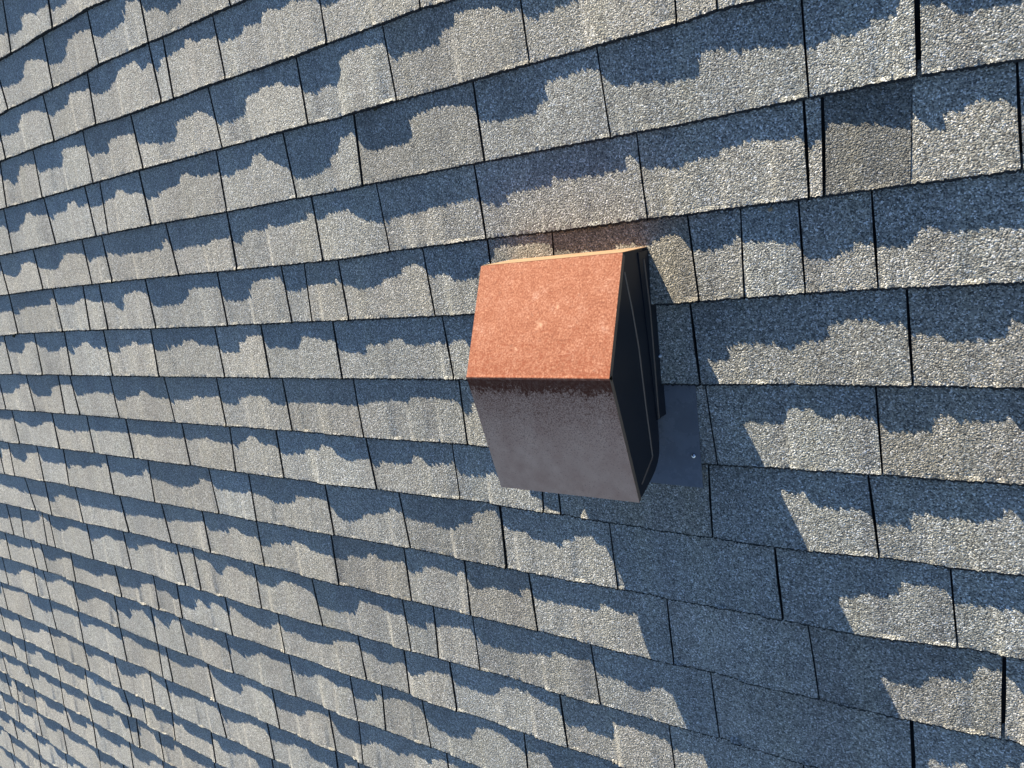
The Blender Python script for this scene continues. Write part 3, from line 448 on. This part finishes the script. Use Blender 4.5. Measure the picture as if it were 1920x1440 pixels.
def gap_for(k, u):
    for (kk, uu, g) in GAPS:
        if kk == k and abs(uu - u) < .12: return g
    return float(rng.uniform(.007, .013) + .019 * min(1, max(0, (-u - 5) / 15)))
GAPS = [(4, -1.456, .024), (4, -8.87, .022), (5, -2.355, .016), (5, -1.562, .001), (11, -.876, .017), (12, -1.767, .02),
        (10, -7.348, .024), (11, -8.256, .02), (13, -10.135, .02), (9, -6.78, .02)]
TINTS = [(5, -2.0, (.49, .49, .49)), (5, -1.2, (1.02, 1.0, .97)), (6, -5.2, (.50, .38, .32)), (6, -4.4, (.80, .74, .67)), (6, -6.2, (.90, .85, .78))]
far_v, far_f, far_m = [], [], []
shingles = 0
for k in range(K0, K1 + 1):
    js = list(JOINTS.get(k, []))
    js.sort(key=lambda q: q[1])
    r_ = random.Random(100 + k)
    pat = [1.83, 2.28, 1.84, 1.5, 2.3, .7]
    if not js:
        u = -20 + r_.uniform(-1, 1); js = [(u, u)]
    i = r_.randrange(6)
    while js[-1][1] < U1 - 2.4:
        u = js[-1][1] + pat[i % 6] * r_.uniform(.97, 1.03); i += 1; js.append((u - .03, u))
    i = r_.randrange(6)
    while js[0][1] > U0 + 2.4:
        u = js[0][1] - pat[i % 6] * r_.uniform(.97, 1.03); i += 1; js.insert(0, (u - .02, u))
    gs = [gap_for(k, q[1]) for q in js]
    for q in range(len(js) - 1):
        jl, jr = js[q], js[q + 1]
        vis = any(in_view(jl[1] + (jr[1] - jl[1]) * a, k - b, 4) for a in (0.02, .25, .5, .75, .98) for b in (0, .25, .5, .75, 1))
        if vis:
            dist = math.hypot(jr[1], CAM_D)
            du = .020 if dist < 13 else (.03 if dist < 22 else .045)
            ve, fa, ng = tab_geometry(k, jl, jr, gs[q], gs[q + 1], du, True)
            o = mesh_obj('shingle', ve, fa, MAT_SHINGLE, roof)
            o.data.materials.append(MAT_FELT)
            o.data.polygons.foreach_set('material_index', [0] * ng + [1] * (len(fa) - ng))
            b = r_.uniform(.84, 1.08); w = r_.uniform(-.035, .035)
            if r_.random() < .06: b *= .82
            c = (b * (1 + w), b, b * (1 - w))
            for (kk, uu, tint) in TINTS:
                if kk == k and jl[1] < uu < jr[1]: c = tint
            o.color = (*c, 1)
            shingles += 1
        else:
            near = any(in_view(jl[1] + (jr[1] - jl[1]) * a, k - b, 330) for a in (0, .5, 1) for b in (0, .5))
            ve, fa, ng = tab_geometry(k, jl, jr, gs[q], gs[q + 1], .025 if near else .16, near)
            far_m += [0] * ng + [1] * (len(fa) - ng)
            off = len(far_v); far_v += ve; far_f += [tuple(x + off for x in f) for f in fa]
rest = mesh_obj('outlying_shingles', far_v, far_f, MAT_SHINGLE, roof)
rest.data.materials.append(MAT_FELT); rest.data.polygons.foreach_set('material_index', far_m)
rest['kind'] = 'stuff'
rest.color = (.97, .97, .97, 1)
print('shingles in view', shingles)

# ------------------------------------------------------------------ roof vent
UR, UL = -4.40, -6.435
UC, VC = (UR + UL) / 2, 6.6
vent = bpy.data.objects.new('roof_vent', None); col.objects.link(vent)
vent.empty_display_size = .1
vent.matrix_world = M_ROOF @ Matrix.Translation(L(UC, VC, 0))
vent['label'] = 'rusty orange and faded brown sheet-metal vent hood standing on the shingle roof'
vent['category'] = 'roof vent'
def V(u, v, h): return L(u - UC, v - VC, h)

def part(name, verts, faces, mat, parent=vent, origin=None, smooth=False, bevel=0.0):
    o = mesh_obj(name, verts, faces, mat, parent, smooth)
    if origin is not None:
        o.data.transform(Matrix.Translation(-origin)); o.location = origin
    bm = bmesh.new(); bm.from_mesh(o.data); bmesh.ops.recalc_face_normals(bm, faces=bm.faces); bm.to_mesh(o.data); bm.free()
    if bevel:
        md = o.modifiers.new('bevel', 'BEVEL'); md.width = bevel; md.segments = 2; md.limit_method = 'ANGLE'
    return o
def sheet(name, p, q, ua, ub, th, mat, n=1, sag=0.0, **kw):
    """sheet of metal spanning ua..ub whose section runs from p=(v,h) to q, th thick downwards, slightly oil-canned"""
    d = Vector((q[0] - p[0], q[1] - p[1])); nn = Vector((-d.y, d.x)).normalized()   # upward normal in (v,h)
    if nn.y < 0: nn = -nn
    verts, faces = [], []
    nx, ny = 10, 8
    for s_ in (0, 1):
        for j_ in range(ny + 1):
            for i in range(nx + 1):
                a, b = i / nx, j_ / ny
                bulge = sag * math.sin(math.pi * a) * math.sin(math.pi * b)
                off = bulge - s_ * th
                verts.append(V(ua + (ub - ua) * a, p[0] + d.x * b + nn.x * off, p[1] + d.y * b + nn.y * off))
    m = nx + 1; tot = m * (ny + 1)
    for j_ in range(ny):
        for i in range(nx):
            a = j_ * m + i
            faces.append((a, a + 1, a + m + 1, a + m)); faces.append((tot + a, tot + a + m, tot + a + m + 1, tot + a + 1))
    rim = [i for i in range(nx + 1)] + [(j_ + 1) * m - 1 for j_ in range(1, ny + 1)] + [ny * m + i for i in range(nx - 1, -1, -1)] + [j_ * m for j_ in range(ny - 1, 0, -1)]
    for a, b in zip(rim, rim[1:] + rim[:1]): faces.append((a, b, tot + b, tot + a))
    return part(name, verts, faces, mat, **kw)

B_, C_, D_ = (5.32, .665), (6.61, 1.30), (8.20, .975)
TH = .010
back = sheet('back_panel', (5.345, .0), (5.325, .66), UL + .012, UR - .012, TH, MAT_BACK)
top = sheet('upper_panel', B_, C_, UL, UR, TH, MAT_TOP, sag=.010)
top['label'] = 'orange rusted panel facing up the roof'
lower = sheet('lower_panel', (C_[0] + .002, C_[1] - .001), D_, UL, UR, TH, MAT_FRONT, sag=.006, origin=V(UC, *C_))
lower['label'] = 'faded grey brown panel with rust along the bend'
# rounded bend where the two sheets meet
bv, bf = [], []
d1 = (Vector(C_) - Vector(B_)).normalized(); d2 = (Vector(D_) - Vector(C_)).normalized()
sec = [Vector(C_) - d1 * .030, Vector(C_) - d1 * .012, Vector(C_) + Vector((0, -.0015)), Vector(C_) + d2 * .012, Vector(C_) + d2 * .026]
nb = 24
for i in range(nb + 1):
    u_ = UL - .001 + (UR - UL + .002) * i / nb
    for q_, c_ in enumerate(sec):
        lift = (.0005, .0035, .0050, .0035, .0005)[q_] + .0012 * math.sin(i * 2.1 + q_)
        bv.append(V(u_, c_.x, c_.y + lift))
for i in range(nb):
    for q_ in range(4):
        a = i * 5 + q_; bf.append((a, a + 1, a + 6, a + 5))
bend = part('bend', bv, bf, MAT_TOP, smooth=True)
# side panels
side_prof = [(5.345, .165), (5.330, .650), (6.61, 1.285), (8.185, .965), (8.15, .83), (8.06, .62), (7.99, .48), (7.91, .385), (7.82, .325), (7.69, .29), (7.40, .262), (6.8, .222), (6.1, .165)]
def bar(name, pts, w, u_a, u_b, mat, parent):
    """thin ridge following pts=(v,h) on a side panel"""
    verts, faces = [], []
    pv = [Vector(p) for p in pts]
    for i, p in enumerate(pv):
        d = (pv[min(i + 1, len(pv) - 1)] - pv[max(i - 1, 0)]).normalized(); nn = Vector((-d.y, d.x)) * w
        verts += [V(u_a, p.x - nn.x, p.y - nn.y), V(u_b, p.x - nn.x * .35, p.y - nn.y * .35), V(u_b, p.x + nn.x * .35, p.y + nn.y * .35), V(u_a, p.x + nn.x, p.y + nn.y)]
    for i in range(len(pv) - 1):
        a = i * 4
        for j_ in range(4):
            b = (j_ + 1) % 4
            faces.append((a + j_, a + b, a + 4 + b, a + 4 + j_))
    faces.append((0, 1, 2, 3)); e_ = (len(pv) - 1) * 4; faces.append((e_, e_ + 3, e_ + 2, e_ + 1))
    return part(name, verts, faces, mat, parent)
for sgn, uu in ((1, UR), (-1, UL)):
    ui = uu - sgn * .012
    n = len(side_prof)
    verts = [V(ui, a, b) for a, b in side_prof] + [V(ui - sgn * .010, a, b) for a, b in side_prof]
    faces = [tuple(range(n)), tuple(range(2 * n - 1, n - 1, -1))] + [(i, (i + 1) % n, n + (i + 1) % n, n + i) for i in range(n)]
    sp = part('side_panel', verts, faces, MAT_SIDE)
    # stamped beads
    bar('bead', [(5.54, .655), (5.98, .580), (6.44, .530), (7.14, .525), (7.79, .505), (7.815, .53), (8.02, .845)], .012, ui, ui + sgn * .010, MAT_HEM, sp)
    bar('bead', [(5.46, .19), (6.07, .175), (6.83, .228), (7.39, .268)], .014, ui, ui + sgn * .028, MAT_HEM, sp)
    # folded hem of the top sheets over the side
    for (p, q, pn) in ((B_, C_, top), (C_, D_, lower)):
        d = (Vector(q) - Vector(p)); nn = Vector((-d.y, d.x)).normalized()
        if nn.y < 0: nn = -nn
        a0, a1 = Vector(p) - nn * .004, Vector(q) - nn * .004
        b0, b1 = a0 - nn * .055, a1 - nn * .055
        b0 = b0 + d.normalized() * (.02 if pn is top else -.012); b1 = b1 + d.normalized() * (-.012 if pn is lower else .012)
        o_ = .001; i_ = -.009
        vv = [V(uu + sgn * o_, *x) for x in (a0, a1, b1, b0)] + [V(uu + sgn * i_, *x) for x in (a0, a1, b1, b0)]
        hm = part('hem', vv, box_faces(), MAT_HEM, vent)
        if pn is lower: pass
# collar under the hood
cv = []
ci = -.004
for h in (-.02, .30):
    cv += [V(UL + ci, 5.37, h), V(UR - ci, 5.37, h), V(UR - ci, 7.40, h), V(UL + ci, 7.40, h)]
for a in range(4): pass
inner = [V(UL + ci + .02, 5.39, -.02), V(UR - ci - .02, 5.39, -.02), V(UR - ci - .02, 7.38, -.02), V(UL + ci + .02, 7.38, -.02)]
inner += [V(UL + ci + .02, 5.39, .30), V(UR - ci - .02, 5.39, .30), V(UR - ci - .02, 7.38, .30), V(UL + ci + .02, 7.38, .30)]
fc = [(0, 1, 5, 4), (1, 2, 6, 5), (2, 3, 7, 6), (3, 0, 4, 7), (8, 12, 13, 9), (9, 13, 14, 10), (10, 14, 15, 11), (11, 15, 12, 8), (4, 5, 13, 12), (5, 6, 14, 13), (6, 7, 15, 14), (7, 4, 12, 15)]
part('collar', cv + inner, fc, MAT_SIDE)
# flange plate lying over course eight, tucked under course seven
fl_v = []
FU0, FU1 = UL - .42, -3.985
def fh(v): return .028 + (v - 6.9) * (.108 - .028) / (8.32 - 6.9)
nu, nv = 12, 6
for s_ in (0, 1):
    for j_ in range(nv + 1):
        for i in range(nu + 1):
            u = FU0 + (FU1 - FU0) * i / nu; v = 6.88 + (8.305 - 6.88) * j_ / nv + .02 * (i / nu - .5)
            fl_v.append(V(u, v, fh(v) + .004 * math.sin(i * 1.3 + j_) - s_ * .012))
m = nu + 1; tot = m * (nv + 1); ff = []
for j_ in range(nv):
    for i in range(nu):
        a = j_ * m + i
        ff.append((a, a + 1, a + m + 1, a + m)); ff.append((tot + a, tot + a + m, tot + a + m + 1, tot + a + 1))
rim = list(range(m)) + [(j_ + 1) * m - 1 for j_ in range(1, nv + 1)] + [nv * m + i for i in range(nu - 1, -1, -1)] + [j_ * m for j_ in range(nv - 1, 0, -1)]
for a, b in zip(rim, rim[1:] + rim[:1]): ff.append((a, b, tot + b, tot + a))
flange = part('flange', fl_v, ff, MAT_FLANGE, smooth=False)
def dome(name, c, r, hgt, mat, parent, seg=14):
    verts = [V(c[0], c[1], c[2] + hgt)]; faces = []
    for q, (rr, hh) in enumerate(((.45, .86), (.8, .5), (1.0, 0.0), (1.0, -.25))):
        for i in range(seg):
            a = 2 * math.pi * i / seg
            verts.append(V(c[0] + r * rr * math.cos(a), c[1] + r * rr * math.sin(a), c[2] + hgt * hh))
    for i in range(seg): faces.append((0, 1 + i, 1 + (i + 1) % seg))
    for q in range(3):
        for i in range(seg):
            a, b = 1 + q * seg + i, 1 + q * seg + (i + 1) % seg
            faces.append((a, a + seg, b + seg, b))
    return part(name, verts, faces, mat, parent, smooth=True)
dome('nail_head', (-4.075, 7.915, fh(7.915) + .004), 0.030, .024, MAT_NAIL, flange)
bar_pts = []
dome('sealant_dab', (-4.385, 6.66, .055), .022, .05, MAT_SEAL, vent)

# ------------------------------------------------------------------ bits lying on the shingles
def lump(name, u, v, h, r, mat, label, cat, seed):
    rr = random.Random(seed)
    bm = bmesh.new(); bmesh.ops.create_icosphere(bm, subdivisions=2, radius=r * E)
    for w in bm.verts:
        k_ = rr.uniform(.6, 1.25); w.co = Vector((w.co.x * k_ * 1.2, w.co.y * k_, w.co.z * k_ * .7))
    me = bpy.data.meshes.new(name); bm.to_mesh(me); bm.free(); me.materials.append(mat)
    o = bpy.data.objects.new(name, me); col.objects.link(o)
    o.matrix_world = M_ROOF @ Matrix.Translation(L(u, v, h))
    o['label'] = label; o['category'] = cat
    return o
lump('moss_clump', -8.4, 3.04, .02, .03, MAT_MOSS, 'small dark moss clump under a shingle edge above the vent', 'moss', 3)
lump('moss_clump', -22.23, 6.0, .02, .05, MAT_MOSS, 'small dark moss clump at the far left edge of the roof', 'moss', 4)
lump('grit_crumb', -2.937, 5.075, .02, .022, MAT_GRIT, 'tiny tan crumb lying on the shaded shingle right of the vent', 'debris', 5)
